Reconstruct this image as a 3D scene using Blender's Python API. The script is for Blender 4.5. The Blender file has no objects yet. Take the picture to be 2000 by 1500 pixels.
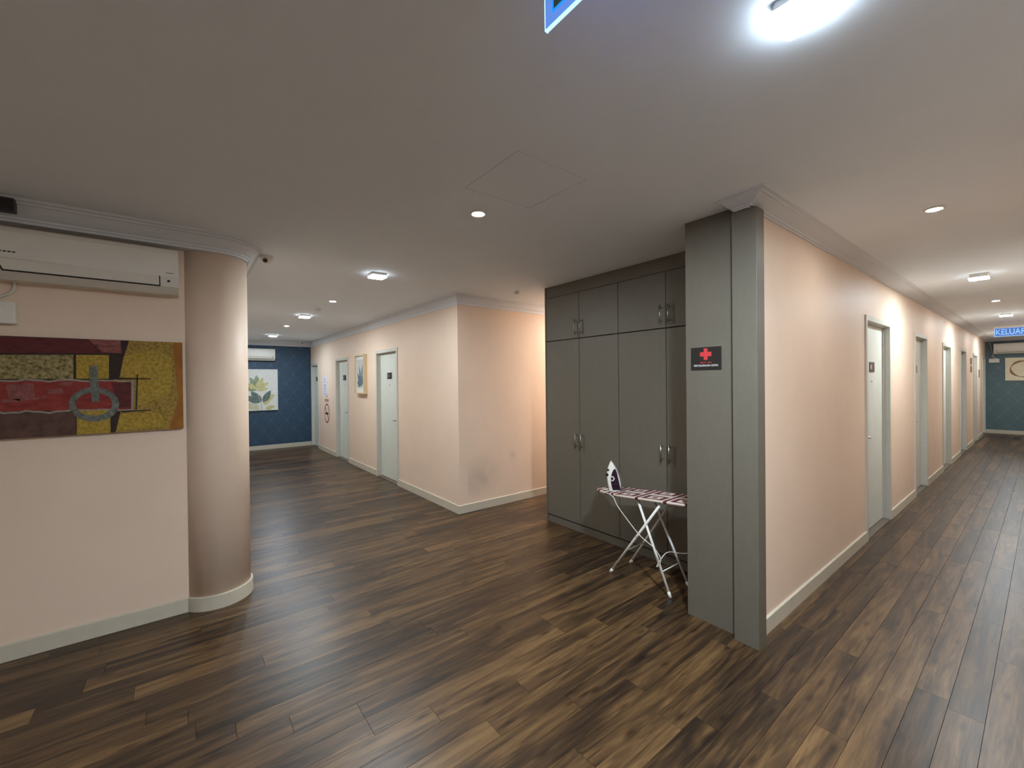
import bpy, bmesh, math, random
from mathutils import Vector, Matrix
random.seed(7)
S = bpy.context.scene
COL = S.collection
PI = math.pi

# ------------------------------------------------------------------ camera
EYE = Vector((0, 0, 1.6))
FPX, YAW, PITCH, ROLL = 820.28, math.radians(51.912), math.radians(-0.362), math.radians(-0.589)
_cy, _sy, _cp, _sp = math.cos(YAW), math.sin(YAW), math.cos(PITCH), math.sin(PITCH)
CF = Vector((-_sy*_cp, _cy*_cp, _sp))
_r0 = Vector((_cy, _sy, 0)); _u0 = _r0.cross(CF)
CR = math.cos(ROLL)*_r0 + math.sin(ROLL)*_u0
CU = -math.sin(ROLL)*_r0 + math.cos(ROLL)*_u0
cam = bpy.data.objects.new('camera', bpy.data.cameras.new('camera'))
COL.objects.link(cam)
cam.matrix_world = Matrix(((CR.x, CU.x, -CF.x, EYE.x), (CR.y, CU.y, -CF.y, EYE.y), (CR.z, CU.z, -CF.z, EYE.z), (0, 0, 0, 1)))
cam.data.sensor_fit = 'HORIZONTAL'; cam.data.sensor_width = 36
cam.data.lens = FPX*36/2000
cam.data.clip_start = 0.02
S.camera = cam

# ------------------------------------------------------------------ world, exposure
W = bpy.data.worlds.new('interior'); S.world = W; W.use_nodes = True
W.node_tree.nodes['Background'].inputs[0].default_value = (0.9, 0.95, 1, 1)
W.node_tree.nodes['Background'].inputs[1].default_value = 0.0
vs = S.view_settings
vs.view_transform = 'Standard'; vs.look = 'None'; vs.gamma = 1; vs.use_curve_mapping = False
vs.exposure = 1.05
# light strengths (emission of the lamp diffusers)
PANEL_NEAR, PANEL_HALL, PANEL_CORR = 900, 250, 270
DOWN_HALL, DOWN_CORR, DOWN_WARM, DOWN_PASSAGE = 150, 230, 350, 1900

# ------------------------------------------------------------------ pixel helpers (a pixel gives a direction, a plane the distance)
def ray(px, py):
    return CF + (px-1000)/FPX*CR - (py-750)/FPX*CU
def on_x(px, py, x):
    d = ray(px, py); return EYE + d*(x/d.x)
def on_y(px, py, y):
    d = ray(px, py); return EYE + d*(y/d.y)
def on_z(px, py, z):
    d = ray(px, py); return EYE + d*((z-1.6)/d.z)
def project(p):
    d = Vector(p)-EYE; w = d.dot(CF)
    if w < 0.05: return None
    return 1000+FPX*d.dot(CR)/w, 750-FPX*d.dot(CU)/w

# ------------------------------------------------------------------ materials
def lin(c):
    c = c/255
    return c/12.92 if c <= .04045 else ((c+.055)/1.055)**2.4
def rgb(r, g, b): return (lin(r), lin(g), lin(b), 1)
MATS = {}
def mat(name, col, rough=.6, metal=0, var=.0, vscale=8, bump=0, bscale=200, emit=0, spec=.5, var2=None, stretch=None):
    if name in MATS: return MATS[name]
    m = bpy.data.materials.new(name); m.use_nodes = True
    nt = m.node_tree; n = nt.nodes; l = nt.links; b = n['Principled BSDF']
    b.inputs['Roughness'].default_value = rough; b.inputs['Metallic'].default_value = metal
    b.inputs['Specular IOR Level'].default_value = spec
    c = rgb(*col); b.inputs['Base Color'].default_value = c
    geo = n.new('ShaderNodeNewGeometry'); src = geo.outputs['Position']
    if stretch:
        mp = n.new('ShaderNodeMapping'); mp.inputs['Scale'].default_value = stretch
        l.new(src, mp.inputs['Vector']); src = mp.outputs[0]
    if var or var2:
        no = n.new('ShaderNodeTexNoise'); no.inputs['Scale'].default_value = vscale; no.inputs['Detail'].default_value = 5
        no.inputs['Roughness'].default_value = .62
        l.new(src, no.inputs['Vector'])
        rp = n.new('ShaderNodeValToRGB'); rp.color_ramp.elements[0].position = .3; rp.color_ramp.elements[1].position = .7
        c2 = rgb(*var2) if var2 else tuple(x*(1+var) for x in c[:3])+(1,)
        c1 = c if var2 else tuple(x*(1-var) for x in c[:3])+(1,)
        rp.color_ramp.elements[0].color = c1; rp.color_ramp.elements[1].color = c2
        l.new(no.outputs['Fac'], rp.inputs[0]); l.new(rp.outputs[0], b.inputs['Base Color'])
    if bump:
        nb = n.new('ShaderNodeTexNoise'); nb.inputs['Scale'].default_value = bscale; nb.inputs['Detail'].default_value = 3
        l.new(src, nb.inputs['Vector'])
        bp = n.new('ShaderNodeBump'); bp.inputs['Strength'].default_value = bump; bp.inputs['Distance'].default_value = .002
        l.new(nb.outputs['Fac'], bp.inputs['Height']); l.new(bp.outputs[0], b.inputs['Normal'])
    if emit:
        b.inputs['Emission Color'].default_value = c; b.inputs['Emission Strength'].default_value = emit
    MATS[name] = m
    return m

def lamp_mat(name, col, strength):
    m = bpy.data.materials.new(name); m.use_nodes = True
    b = m.node_tree.nodes['Principled BSDF']
    b.inputs['Base Color'].default_value = (.8, .8, .8, 1)
    b.inputs['Emission Color'].default_value = (*col, 1); b.inputs['Emission Strength'].default_value = strength
    return m

def wood_mat():
    m = bpy.data.materials.new('vinyl_wood'); m.use_nodes = True
    nt = m.node_tree; n = nt.nodes; l = nt.links; b = n['Principled BSDF']
    geo = n.new('ShaderNodeNewGeometry'); oi = n.new('ShaderNodeObjectInfo'); at = n.new('ShaderNodeAttribute'); at.attribute_name = 'tone'
    ad = n.new('ShaderNodeMath'); ad.operation = 'ADD'; l.new(oi.outputs['Random'], ad.inputs[0]); l.new(at.outputs['Fac'], ad.inputs[1])
    fr = n.new('ShaderNodeMath'); fr.operation = 'FRACT'; l.new(ad.outputs[0], fr.inputs[0])
    rnd = fr.outputs[0]
    sc = n.new('ShaderNodeVectorMath'); sc.operation = 'SCALE'; sc.inputs[0].default_value = (37.3, 91.7, 53.1); l.new(rnd, sc.inputs['Scale'])
    of = n.new('ShaderNodeVectorMath'); of.operation = 'ADD'; l.new(geo.outputs['Position'], of.inputs[0]); l.new(sc.outputs[0], of.inputs[1])
    def noise(scale, detail, dist, rough=.55):
        mp = n.new('ShaderNodeMapping'); mp.inputs['Scale'].default_value = scale; l.new(of.outputs[0], mp.inputs['Vector'])
        no = n.new('ShaderNodeTexNoise'); no.inputs['Scale'].default_value = 1; no.inputs['Detail'].default_value = detail
        no.inputs['Distortion'].default_value = dist; no.inputs['Roughness'].default_value = rough
        l.new(mp.outputs[0], no.inputs['Vector']); return no.outputs['Fac']
    big = noise((10, .95, 1), 3, 1.5); mid = noise((34, 2.4, 1), 5, 1.2); fine = noise((230, 9, 1), 3, .3)
    def mul(a, k):
        x = n.new('ShaderNodeMath'); x.operation = 'MULTIPLY'; l.new(a, x.inputs[0]); x.inputs[1].default_value = k; return x.outputs[0]
    def add(a, c):
        x = n.new('ShaderNodeMath'); x.operation = 'ADD'; l.new(a, x.inputs[0]); l.new(c, x.inputs[1]); return x.outputs[0]
    s = add(add(mul(big, .54), mul(mid, .36)), add(mul(fine, .18), mul(rnd, .14)))
    rp = n.new('ShaderNodeValToRGB'); e = rp.color_ramp.elements
    e[0].position = .47; e[0].color = rgb(*WOOD[0]); e[1].position = .78; e[1].color = rgb(*WOOD[3])
    x = e.new(.56); x.color = rgb(*WOOD[1])
    x = e.new(.65); x.color = rgb(*WOOD[2])
    l.new(s, rp.inputs[0])
    # knots
    mp = n.new('ShaderNodeMapping'); mp.inputs['Scale'].default_value = (7, 2.2, 1); l.new(of.outputs[0], mp.inputs['Vector'])
    vo = n.new('ShaderNodeTexVoronoi'); vo.voronoi_dimensions = '2D'; vo.inputs['Scale'].default_value = 1; l.new(mp.outputs[0], vo.inputs['Vector'])
    kr = n.new('ShaderNodeValToRGB'); kr.color_ramp.elements[0].position = .03; kr.color_ramp.elements[0].color = (.42, .38, .34, 1)
    kr.color_ramp.elements[1].position = .13; kr.color_ramp.elements[1].color = (1, 1, 1, 1)
    l.new(vo.outputs['Distance'], kr.inputs[0])
    mx = n.new('ShaderNodeMix'); mx.data_type = 'RGBA'; mx.blend_type = 'MULTIPLY'; mx.inputs['Factor'].default_value = 1
    l.new(rp.outputs[0], mx.inputs['A']); l.new(kr.outputs[0], mx.inputs['B'])
    l.new(mx.outputs['Result'], b.inputs['Base Color'])
    b.inputs['Roughness'].default_value = .36; b.inputs['Specular IOR Level'].default_value = .45
    bp = n.new('ShaderNodeBump'); bp.inputs['Strength'].default_value = .25; bp.inputs['Distance'].default_value = .001
    l.new(fine, bp.inputs['Height']); l.new(bp.outputs[0], b.inputs['Normal'])
    return m

def damask_mat(name, c1, c2, c3, axis):
    m = bpy.data.materials.new(name); m.use_nodes = True
    nt = m.node_tree; n = nt.nodes; l = nt.links; b = n['Principled BSDF']
    geo = n.new('ShaderNodeNewGeometry'); sp = n.new('ShaderNodeSeparateXYZ'); l.new(geo.outputs['Position'], sp.inputs[0])
    def cosn(out, per, ph=0):
        a = n.new('ShaderNodeMath'); a.operation = 'MULTIPLY_ADD'; l.new(out, a.inputs[0]); a.inputs[1].default_value = 2*PI/per; a.inputs[2].default_value = ph
        c = n.new('ShaderNodeMath'); c.operation = 'COSINE'; l.new(a.outputs[0], c.inputs[0]); return c.outputs[0]
    def op(o, a, c):
        x = n.new('ShaderNodeMath'); x.operation = o
        for i, v in enumerate((a, c)):
            if isinstance(v, (int, float)): x.inputs[i].default_value = v
            elif v is not None: l.new(v, x.inputs[i])
        return x.outputs[0]
    u = sp.outputs[axis]; z = sp.outputs['Z']
    big = op('ABSOLUTE', op('ADD', cosn(u, .34), cosn(z, .46)), None)
    small = op('ABSOLUTE', op('ADD', cosn(u, .34, .9), cosn(z, .153)), None)
    no = n.new('ShaderNodeTexNoise'); no.inputs['Scale'].default_value = 9; no.inputs['Detail'].default_value = 4
    l.new(geo.outputs['Position'], no.inputs['Vector'])
    line = op('LESS_THAN', op('ADD', big, op('MULTIPLY', no.outputs['Fac'], .25)), .34)
    fill = op('MULTIPLY', op('LESS_THAN', small, .55), op('GREATER_THAN', big, .85))
    m1 = n.new('ShaderNodeMix'); m1.data_type = 'RGBA'; m1.inputs['A'].default_value = rgb(*c1); m1.inputs['B'].default_value = rgb(*c2); l.new(fill, m1.inputs['Factor'])
    m2 = n.new('ShaderNodeMix'); m2.data_type = 'RGBA'; l.new(m1.outputs['Result'], m2.inputs['A']); m2.inputs['B'].default_value = rgb(*c3); l.new(line, m2.inputs['Factor'])
    l.new(m2.outputs['Result'], b.inputs['Base Color'])
    b.inputs['Roughness'].default_value = .55
    return m

def cover_mat():
    m = bpy.data.materials.new('board_cover_print'); m.use_nodes = True
    nt = m.node_tree; n = nt.nodes; l = nt.links; b = n['Principled BSDF']
    tc = n.new('ShaderNodeTexCoord'); sp = n.new('ShaderNodeSeparateXYZ'); l.new(tc.outputs['Object'], sp.inputs[0])
    def op(o, a, c=None):
        x = n.new('ShaderNodeMath'); x.operation = o
        for i, v in enumerate((a, c)):
            if isinstance(v, (int, float)): x.inputs[i].default_value = v
            elif v is not None: l.new(v, x.inputs[i])
        return x.outputs[0]
    u = op('ABSOLUTE', op('SUBTRACT', op('FRACT', op('DIVIDE', sp.outputs['X'], .245)), .5))
    v = op('ABSOLUTE', op('SUBTRACT', op('FRACT', op('DIVIDE', sp.outputs['Y'], .17)), .5))
    d = op('MAXIMUM', u, v)
    ring = op('LESS_THAN', op('ABSOLUTE', op('SUBTRACT', d, .29)), .075)
    core = op('LESS_THAN', d, .09)
    bar = op('GREATER_THAN', u, .44)
    k = op('MINIMUM', op('ADD', op('ADD', ring, core), bar), 1.0)
    mx = n.new('ShaderNodeMix'); mx.data_type = 'RGBA'; mx.inputs['A'].default_value = rgb(206, 190, 174); mx.inputs['B'].default_value = rgb(86, 30, 46)
    l.new(k, mx.inputs['Factor']); l.new(mx.outputs['Result'], b.inputs['Base Color'])
    b.inputs['Roughness'].default_value = .85
    return m

WOOD = [(33, 22, 13), (54, 38, 23), (79, 57, 34), (110, 83, 52)]
M_WOOD = wood_mat()
M_PEACH = mat('peach_paint', (228, 205, 184), .55, var=.03, vscale=2.2, bump=.12, bscale=90)
M_PEACH2 = mat('peach_paint_scuffed', (228, 205, 184), .55, var=.03, vscale=2.2, bump=.12, bscale=90)
def add_scuffs(m, spots):
    n = m.node_tree.nodes; l = m.node_tree.links; b = n['Principled BSDF']
    src = b.inputs['Base Color'].links[0].from_socket; geo = n.new('ShaderNodeNewGeometry')
    no = n.new('ShaderNodeTexNoise'); no.inputs['Scale'].default_value = 7; no.inputs['Detail'].default_value = 5; l.new(geo.outputs['Position'], no.inputs['Vector'])
    for (p, r, k) in spots:
        d = n.new('ShaderNodeVectorMath'); d.operation = 'DISTANCE'; d.inputs[1].default_value = p; l.new(geo.outputs['Position'], d.inputs[0])
        mr = n.new('ShaderNodeMapRange'); mr.inputs['From Min'].default_value = r; mr.inputs['From Max'].default_value = r*.2; l.new(d.outputs['Value'], mr.inputs['Value'])
        mm = n.new('ShaderNodeMath'); mm.operation = 'MULTIPLY'; l.new(mr.outputs[0], mm.inputs[0]); l.new(no.outputs['Fac'], mm.inputs[1])
        m2 = n.new('ShaderNodeMath'); m2.operation = 'MULTIPLY'; m2.inputs[1].default_value = k; l.new(mm.outputs[0], m2.inputs[0])
        mx = n.new('ShaderNodeMix'); mx.data_type = 'RGBA'; mx.inputs['B'].default_value = rgb(132, 116, 104); l.new(src, mx.inputs['A']); l.new(m2.outputs[0], mx.inputs['Factor'])
        src = mx.outputs['Result']
    l.new(src, b.inputs['Base Color'])
add_scuffs(M_PEACH2, [((-4.4, 2.98, .42), .30, .38), ((-4.4, 2.80, .36), .26, .26), ((-4.4, 3.45, .62), .08, .25)])
M_CEIL = mat('ceiling_paint', (232, 239, 247), .8, var=.015, vscale=3, bump=.1, bscale=120)
M_CROWN = mat('cornice_paint', (214, 218, 224), .6, var=.02, vscale=6)
M_BASE = mat('skirting_paint', (196, 188, 170), .5, var=.04, vscale=14)
M_LAM = mat('grey_laminate', (100, 94, 82), .5, var=.05, vscale=30, bump=.05, bscale=300, stretch=(1, 1, .25))
M_LAMD = mat('cabinet_carcass', (36, 34, 30), .6, var=.04)
M_FRAME = mat('door_frame_paint', (198, 196, 186), .45, var=.03, vscale=10)
M_LEAF = mat('door_leaf_paint', (208, 212, 202), .42, var=.03, vscale=6)
M_STEEL = mat('brushed_steel', (190, 188, 182), .28, 1, var=.06, vscale=60)
M_DARK = mat('dark_gap', (26, 24, 22), .7, var=.05)
M_BLACK = mat('black_plastic', (24, 23, 24), .4, var=.05)
M_PLATE = mat('plate_black', (38, 35, 33), .35, var=.05)
M_WHITE = mat('white_plastic', (224, 220, 210), .4, var=.02)
M_WHITE2 = mat('white_enamel', (228, 224, 214), .32, var=.02)
M_PRINTW = mat('print_white', (225, 223, 218), .6, var=.02)
M_PRINTR = mat('print_red', (196, 52, 56), .6, var=.05)
M_SUB = mat('floor_screed', (60, 52, 46), .9, var=.05)
M_BLUE1 = damask_mat('blue_damask_hall', (40, 66, 88), (43, 70, 92), (50, 77, 99), 'Y')
M_BLUE2 = damask_mat('blue_damask_corridor', (84, 106, 112), (87, 110, 115), (94, 117, 122), 'X')

# ------------------------------------------------------------------ mesh builder
class MB:
    def __init__(s): s.v = []; s.f = []; s.m = []; s.mats = []; s.sm = []
    def mi(s, m):
        if m not in s.mats: s.mats.append(m)
        return s.mats.index(m)
    def poly(s, pts, m=None, faces=None, smooth=False):
        k = len(s.v); s.v += [tuple(p) for p in pts]
        for f in (faces or [list(range(len(pts)))]):
            s.f.append([k+i for i in f]); s.m.append(s.mi(m) if m else 0); s.sm.append(smooth)
    def box(s, x0, x1, y0, y1, z0, z1, m=None, bev=0):
        x0, x1 = sorted((x0, x1)); y0, y1 = sorted((y0, y1)); z0, z1 = sorted((z0, z1))
        if not bev:
            p = [(x, y, z) for z in (z0, z1) for y in (y0, y1) for x in (x0, x1)]
            s.poly(p, m, [[0, 2, 3, 1], [4, 5, 7, 6], [0, 1, 5, 4], [2, 6, 7, 3], [0, 4, 6, 2], [1, 3, 7, 5]])
        else:
            b = bmesh.new(); bmesh.ops.create_cube(b, size=1)
            bmesh.ops.scale(b, vec=(x1-x0, y1-y0, z1-z0), verts=b.verts)
            bmesh.ops.translate(b, vec=((x0+x1)/2, (y0+y1)/2, (z0+z1)/2), verts=b.verts)
            bmesh.ops.bevel(b, geom=b.edges[:], offset=bev, segments=2, affect='EDGES', profile=.6)
            b.verts.index_update()
            s.poly([v.co[:] for v in b.verts], m, [[v.index for v in f.verts] for f in b.faces]); b.free()
    def prism(s, pts, d, m=None, m2=None):
        """pts: planar loop of 3D points, extruded by vector d"""
        n = len(pts); a = [Vector(p) for p in pts]; c = [p+Vector(d) for p in a]
        s.poly(a, m2 or m); s.poly(c, m2 or m)
        for i in range(n):
            j = (i+1) % n; s.poly([a[i], a[j], c[j], c[i]], m)
    def tube(s, pts, r, seg=8, m=None, cap=True):
        pts = [Vector(p) for p in pts]; n = len(pts); k = len(s.v)
        rr = r if isinstance(r, (list, tuple)) else [r]*n
        up = None
        for i, p in enumerate(pts):
            t = (pts[min(i+1, n-1)]-pts[max(i-1, 0)]).normalized()
            if up is None:
                up = t.orthogonal().normalized()
            up = (up - t*up.dot(t)).normalized(); w = t.cross(up)
            for q in range(seg):
                a = 2*PI*q/seg; s.v.append(tuple(p + (up*math.cos(a)+w*math.sin(a))*rr[i]))
        mi = s.mi(m) if m else 0
        for i in range(n-1):
            for q in range(seg):
                q2 = (q+1) % seg
                s.f.append([k+i*seg+q, k+i*seg+q2, k+(i+1)*seg+q2, k+(i+1)*seg+q]); s.m.append(mi); s.sm.append(True)
        if cap:
            s.f.append([k+q for q in range(seg)][::-1]); s.m.append(mi); s.sm.append(False)
            s.f.append([k+(n-1)*seg+q for q in range(seg)]); s.m.append(mi); s.sm.append(False)
    def lathe(s, prof, c, axis='z', seg=24, m=None):
        """prof: list of (radius, height) ; axis up"""
        k = len(s.v); n = len(prof); mi = s.mi(m) if m else 0
        for (r, h) in prof:
            for q in range(seg):
                a = 2*PI*q/seg; x, y = r*math.cos(a), r*math.sin(a)
                p = {'z': (x, y, h), 'y': (x, h, y), 'x': (h, x, y)}[axis]
                s.v.append((c[0]+p[0], c[1]+p[1], c[2]+p[2]))
        for i in range(n-1):
            for q in range(seg):
                q2 = (q+1) % seg
                s.f.append([k+i*seg+q, k+i*seg+q2, k+(i+1)*seg+q2, k+(i+1)*seg+q]); s.m.append(mi); s.sm.append(True)
        s.f.append([k+q for q in range(seg)][::-1]); s.m.append(mi); s.sm.append(False)
        s.f.append([k+(n-1)*seg+q for q in range(seg)]); s.m.append(mi); s.sm.append(False)
    def sweep(s, path, prof, m=None):
        """path: 2D points; prof: (offset to the right of travel, z); closed profile, mitred"""
        n = len(path); P = [Vector((p[0], p[1])) for p in path]; k = len(s.v); q = len(prof); mi = s.mi(m) if m else 0
        for i in range(n):
            a = (P[i]-P[i-1]).normalized() if i else (P[1]-P[0]).normalized()
            b = (P[i+1]-P[i]).normalized() if i < n-1 else a
            na, nb = Vector((a.y, -a.x)), Vector((b.y, -b.x))
            t = (na+nb).normalized(); t = t/max(.3, t.dot(na))
            for (o, z) in prof:
                w = P[i]+t*o; s.v.append((w.x, w.y, z))
        for i in range(n-1):
            for j in range(q):
                j2 = (j+1) % q
                s.f.append([k+i*q+j, k+(i+1)*q+j, k+(i+1)*q+j2, k+i*q+j2]); s.m.append(mi); s.sm.append(False)
        s.f.append([k+j for j in range(q)]); s.m.append(mi); s.sm.append(False)
        s.f.append([k+(n-1)*q+j for j in range(q)][::-1]); s.m.append(mi); s.sm.append(False)
    def build(s, name, m=None, parent=None, loc=None, rotz=0, fix=True):
        me = bpy.data.meshes.new(name); me.from_pydata(s.v, [], s.f)
        ms = s.mats if s.mats else [m]
        for x in ms: me.materials.append(x)
        if s.mats: me.polygons.foreach_set('material_index', s.m)
        me.polygons.foreach_set('use_smooth', s.sm)
        if fix:
            b = bmesh.new(); b.from_mesh(me); bmesh.ops.recalc_face_normals(b, faces=b.faces); b.to_mesh(me); b.free()
        me.update()
        o = bpy.data.objects.new(name, me); COL.objects.link(o)
        if parent: o.parent = parent
        if loc: o.location = loc
        o.rotation_euler.z = rotz
        return o

def box(name, x0, x1, y0, y1, z0, z1, m, parent=None, bev=0):
    b = MB(); b.box(x0, x1, y0, y1, z0, z1, None, bev); return b.build(name, m, parent)
def tag(o, label=None, cat=None, group=None, kind=None):
    if label: o['label'] = label
    if cat: o['category'] = cat
    if group: o['group'] = group
    if kind: o['kind'] = kind
    return o
def struct(o, label=None):
    o['kind'] = 'structure'
    if label: o['label'] = label
    return o
def empty(name, loc, rotz=0):
    o = bpy.data.objects.new(name, None); COL.objects.link(o); o.location = loc; o.rotation_euler.z = rotz
    o.empty_display_size = .1
    return o
def text(name, body, size, m, parent, matrix, depth=.0006, width=None):
    cu = bpy.data.curves.new(name, 'FONT'); cu.body = body; cu.size = size; cu.extrude = depth; cu.align_x = 'CENTER'; cu.align_y = 'CENTER'
    t = bpy.data.objects.new(name, cu); COL.objects.link(t)
    bpy.context.view_layer.update()
    me = bpy.data.meshes.new_from_object(t.evaluated_get(bpy.context.evaluated_depsgraph_get()))
    bpy.data.objects.remove(t); bpy.data.curves.remove(cu)
    if width:
        xs = [v.co.x for v in me.vertices]; k = width/(max(xs)-min(xs))
        for v in me.vertices: v.co.x *= k
    me.materials.clear(); me.materials.append(m)
    me.transform(matrix)
    o = bpy.data.objects.new(name, me); COL.objects.link(o); o.parent = parent
    return o
# lettering frames: text x/y/z axes in the given space
def face_south(x, y, z): return Matrix(((1, 0, 0, x), (0, 0, -1, y), (0, 1, 0, z), (0, 0, 0, 1)))   # reads when looking +Y
def face_east(x, y, z): return Matrix(((0, 0, 1, x), (1, 0, 0, y), (0, 1, 0, z), (0, 0, 0, 1)))    # reads when looking -X

CEIL = 2.66
XC, XL, YH, XP = -1.10, -3.748, 2.62, -4.40      # corridor wall, left wall, hall wall, passage wall
XB, YB = -11.8, 18.0                             # blue walls at hall end and corridor end
YN = .36                                         # near wall of the hall
COLC, COLR = Vector((-3.877, .189)), .215        # round column

# ------------------------------------------------------------------ floor
floor = struct(box('floor', -12.2, 2.0, -3.8, 18.3, -.12, -.0085, M_SUB), 'dark wood-look vinyl plank floor')
PW, PLEN, PT = .122, 1.225, .008
def plank_mb(l, w=PW):
    e = .0011; b = MB(); h = w/2; a = l/2; g = .0004
    lo = [(-h+g, -a+g), (h-g, -a+g), (h-g, a-g), (-h+g, a-g)]; hi = [(-h+e, -a+e), (h-e, -a+e), (h-e, a-e), (-h+e, a-e)]
    pts = [(x, y, -PT) for x, y in lo]+[(x, y, -.0011) for x, y in lo]+[(x, y, 0) for x, y in hi]
    fs = [[3, 2, 1, 0], [8, 9, 10, 11]]
    for k in (0, 4):
        for i in range(4): fs.append([k+i, k+(i+1) % 4, k+4+(i+1) % 4, k+4+i])
    return pts, fs
ZONES = [(-3.8, 1.7, -3.6, 2.70), (-11.85, -3.7, .30, 2.70), (-4.45, -3.50, 2.6, 7.05), (-3.55, -1.15, 2.6, 3.35), (-1.20, .30, 2.6, 18.05)]
PHASE = {-2.681: 1.066, -2.559: 1.226, -2.315: 1.40, -2.193: 1.608, -2.071: 1.89, -1.583: 1.112, -1.461: 1.513, -1.339: 1.85, -1.949: .667, -3.047: .63, -.729: 3.02, -.119: 3.606}
planks = []
x = -2.193 - PW*80
while x < 1.8:
    ph = next((v for k, v in PHASE.items() if abs(k-x) < PW*.49), random.uniform(0, PLEN))
    iv = []
    for (a, b, c, d) in ZONES:
        if a-PW/2 < x < b+PW/2: iv.append([c, d])
    iv.sort(); mg = []
    for i in iv:
        if mg and i[0] <= mg[-1][1]: mg[-1][1] = max(mg[-1][1], i[1])
        else: mg.append(list(i))
    for (c, d) in mg:
        k = math.floor((c-ph)/PLEN)
        while ph+k*PLEN < d:
            y0, y1 = max(c, ph+k*PLEN), min(d, ph+(k+1)*PLEN); k += 1
            if y1-y0 > .03: planks.append((x, (y0+y1)/2, y1-y0))
    x += PW
def seen(p):
    n = 0
    for f in (-.5, -.25, 0, .25, .5):
        q = project((p[0], p[1]+f*p[2], 0))
        if q and -10 < q[0] < 2010 and q[1] < 1510: n += 1
    if p[0] < -3.95 and p[1] < -.107*p[0]-.05: n = 0                       # behind the column
    if p[1] > 2.75 and -3.4 < p[0] < -1.2: n = 0 if p[1] > 3.3 else n
    return n
vis = [p for p in planks if seen(p)]
vis.sort(key=lambda p: math.hypot(p[0], p[1]))
near = set(vis[:296])
full = None
rest = MB(); tones = []
for p in planks:
    pts, fs = plank_mb(p[2])
    if p in near:
        if abs(p[2]-PLEN) < 1e-4 and full: me = full
        else:
            me = bpy.data.meshes.new('plank'); me.from_pydata(pts, [], fs); me.materials.append(M_WOOD)
            if abs(p[2]-PLEN) < 1e-4: full = me
        o = bpy.data.objects.new('plank', me); COL.objects.link(o); o.parent = floor; o.location = (p[0], p[1], 0)
    else:
        rest.poly([(a+p[0], b+p[1], c) for a, b, c in pts], None, fs); tones += [random.random()]*len(fs)
ro = rest.build('far_planks', M_WOOD, floor, fix=False); ro['kind'] = 'stuff'
at = ro.data.attributes.new('tone', 'FLOAT', 'FACE'); at.data.foreach_set('value', tones)

# ------------------------------------------------------------------ ceiling with an access hatch
HX0, HX1, HY0, HY1 = -1.965, -1.50, 1.225, 1.69
cb = MB()
for a, b, c, d in ((-12.2, HX0, -3.8, 18.3), (HX1, 2.0, -3.8, 18.3), (HX0, HX1, -3.8, HY0), (HX0, HX1, HY1, 18.3)):
    cb.box(a, b, c, d, CEIL, CEIL+.12)
cb.box(HX0, HX1, HY0, HY1, CEIL+.05, CEIL+.12)
struct(cb.build('ceiling', M_CEIL), 'plain off-white plaster ceiling')
hb = MB(); hb.box(HX0+.004, HX1-.004, HY0+.004, HY1-.004, CEIL+.0006, CEIL+.05)
tag(hb.build('access_hatch', M_CEIL), 'square access hatch set flush in the ceiling', 'hatch')

# ------------------------------------------------------------------ walls
T = .12
def wall_y(name, y, x0, x1, openings, m, th=T, inward=1, label=None):
    """wall in plane y, body towards +y*inward, openings [(x0,x1,ztop)]"""
    b = MB(); xs = x0
    for (a, c, zt) in sorted(openings):
        b.box(xs, a, y, y+th*inward, 0, CEIL); b.box(a, c, y, y+th*inward, zt, CEIL); xs = c
    b.box(xs, x1, y, y+th*inward, 0, CEIL)
    return struct(b.build(name, m), label)
def wall_x(name, x, y0, y1, openings, m, th=T, inward=-1, label=None):
    b = MB(); ys = y0
    for (a, c, zt) in sorted(openings):
        b.box(x, x+th*inward, ys, a, 0, CEIL); b.box(x, x+th*inward, a, c, zt, CEIL); ys = c
    b.box(x, x+th*inward, ys, y1, 0, CEIL)
    return struct(b.build(name, m), label)
FW = .05                                                        # door frame face width
HALL_DOORS = [(-7.13, -6.20, 2.145), (-9.55, -8.65, 2.125), (-11.76, -11.02, 2.10)]
CORR_DOORS = [(5.24, 6.28, 2.215), (7.68, 8.62, 2.20), (10.09, 11.08, 2.18), (12.40, 13.42, 2.18), (14.80, 15.72, 2.16), (17.12, 17.92, 2.16)]
wall_y('wall_hall', YH, XB-.12, XP, [(a+.015, b-.015, t-.015) for a, b, t in HALL_DOORS], M_PEACH, label='peach wall of the hall with three doors')
wall_x('wall_passage', XP, YH+T, 7.12, [], M_PEACH2, label='peach side wall turning the corner into the passage')
wall_y('wall_passage_end', 7.0, XP, -3.54, [], M_PEACH)
wall_x('wall_passage_right', -3.54, 3.875, 7.12, [], M_PEACH, inward=1)
wall_x('wall_corridor', XC, 2.752, YB+.12, [(a+.015, b-.015, t-.015) for a, b, t in CORR_DOORS], M_PEACH, th=.095, label='peach corridor wall with a row of doors')
wall_x('wall_blue_hall', XB, YN-.12, YH, [], M_BLUE1, label='dark blue damask wallpaper at the hall end')
wall_y('wall_blue_corridor', YB, XC, .37, [], M_BLUE2, label='blue-grey damask wallpaper at the corridor end')
wall_x('wall_left', XL, -3.62, .05, [], M_PEACH, label='peach wall behind the abstract painting')
wall_y('wall_hall_near', YN, XB, -3.93, [], M_PEACH, inward=-1)
wall_x('wall_corridor_right', .25, 2.6, YB, [], M_PEACH, inward=1)
wall_y('wall_lobby_return', 2.6, .37, 1.72, [], M_PEACH)
wall_x('wall_right', 1.6, -3.62, 2.6, [], M_PEACH, inward=1)
wall_y('wall_back', -3.5, XL, 1.6, [], M_PEACH, inward=-1)
cb = MB(); cb.lathe([(COLR, 0), (COLR, CEIL)], (COLC.x, COLC.y, 0), seg=96)
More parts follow.
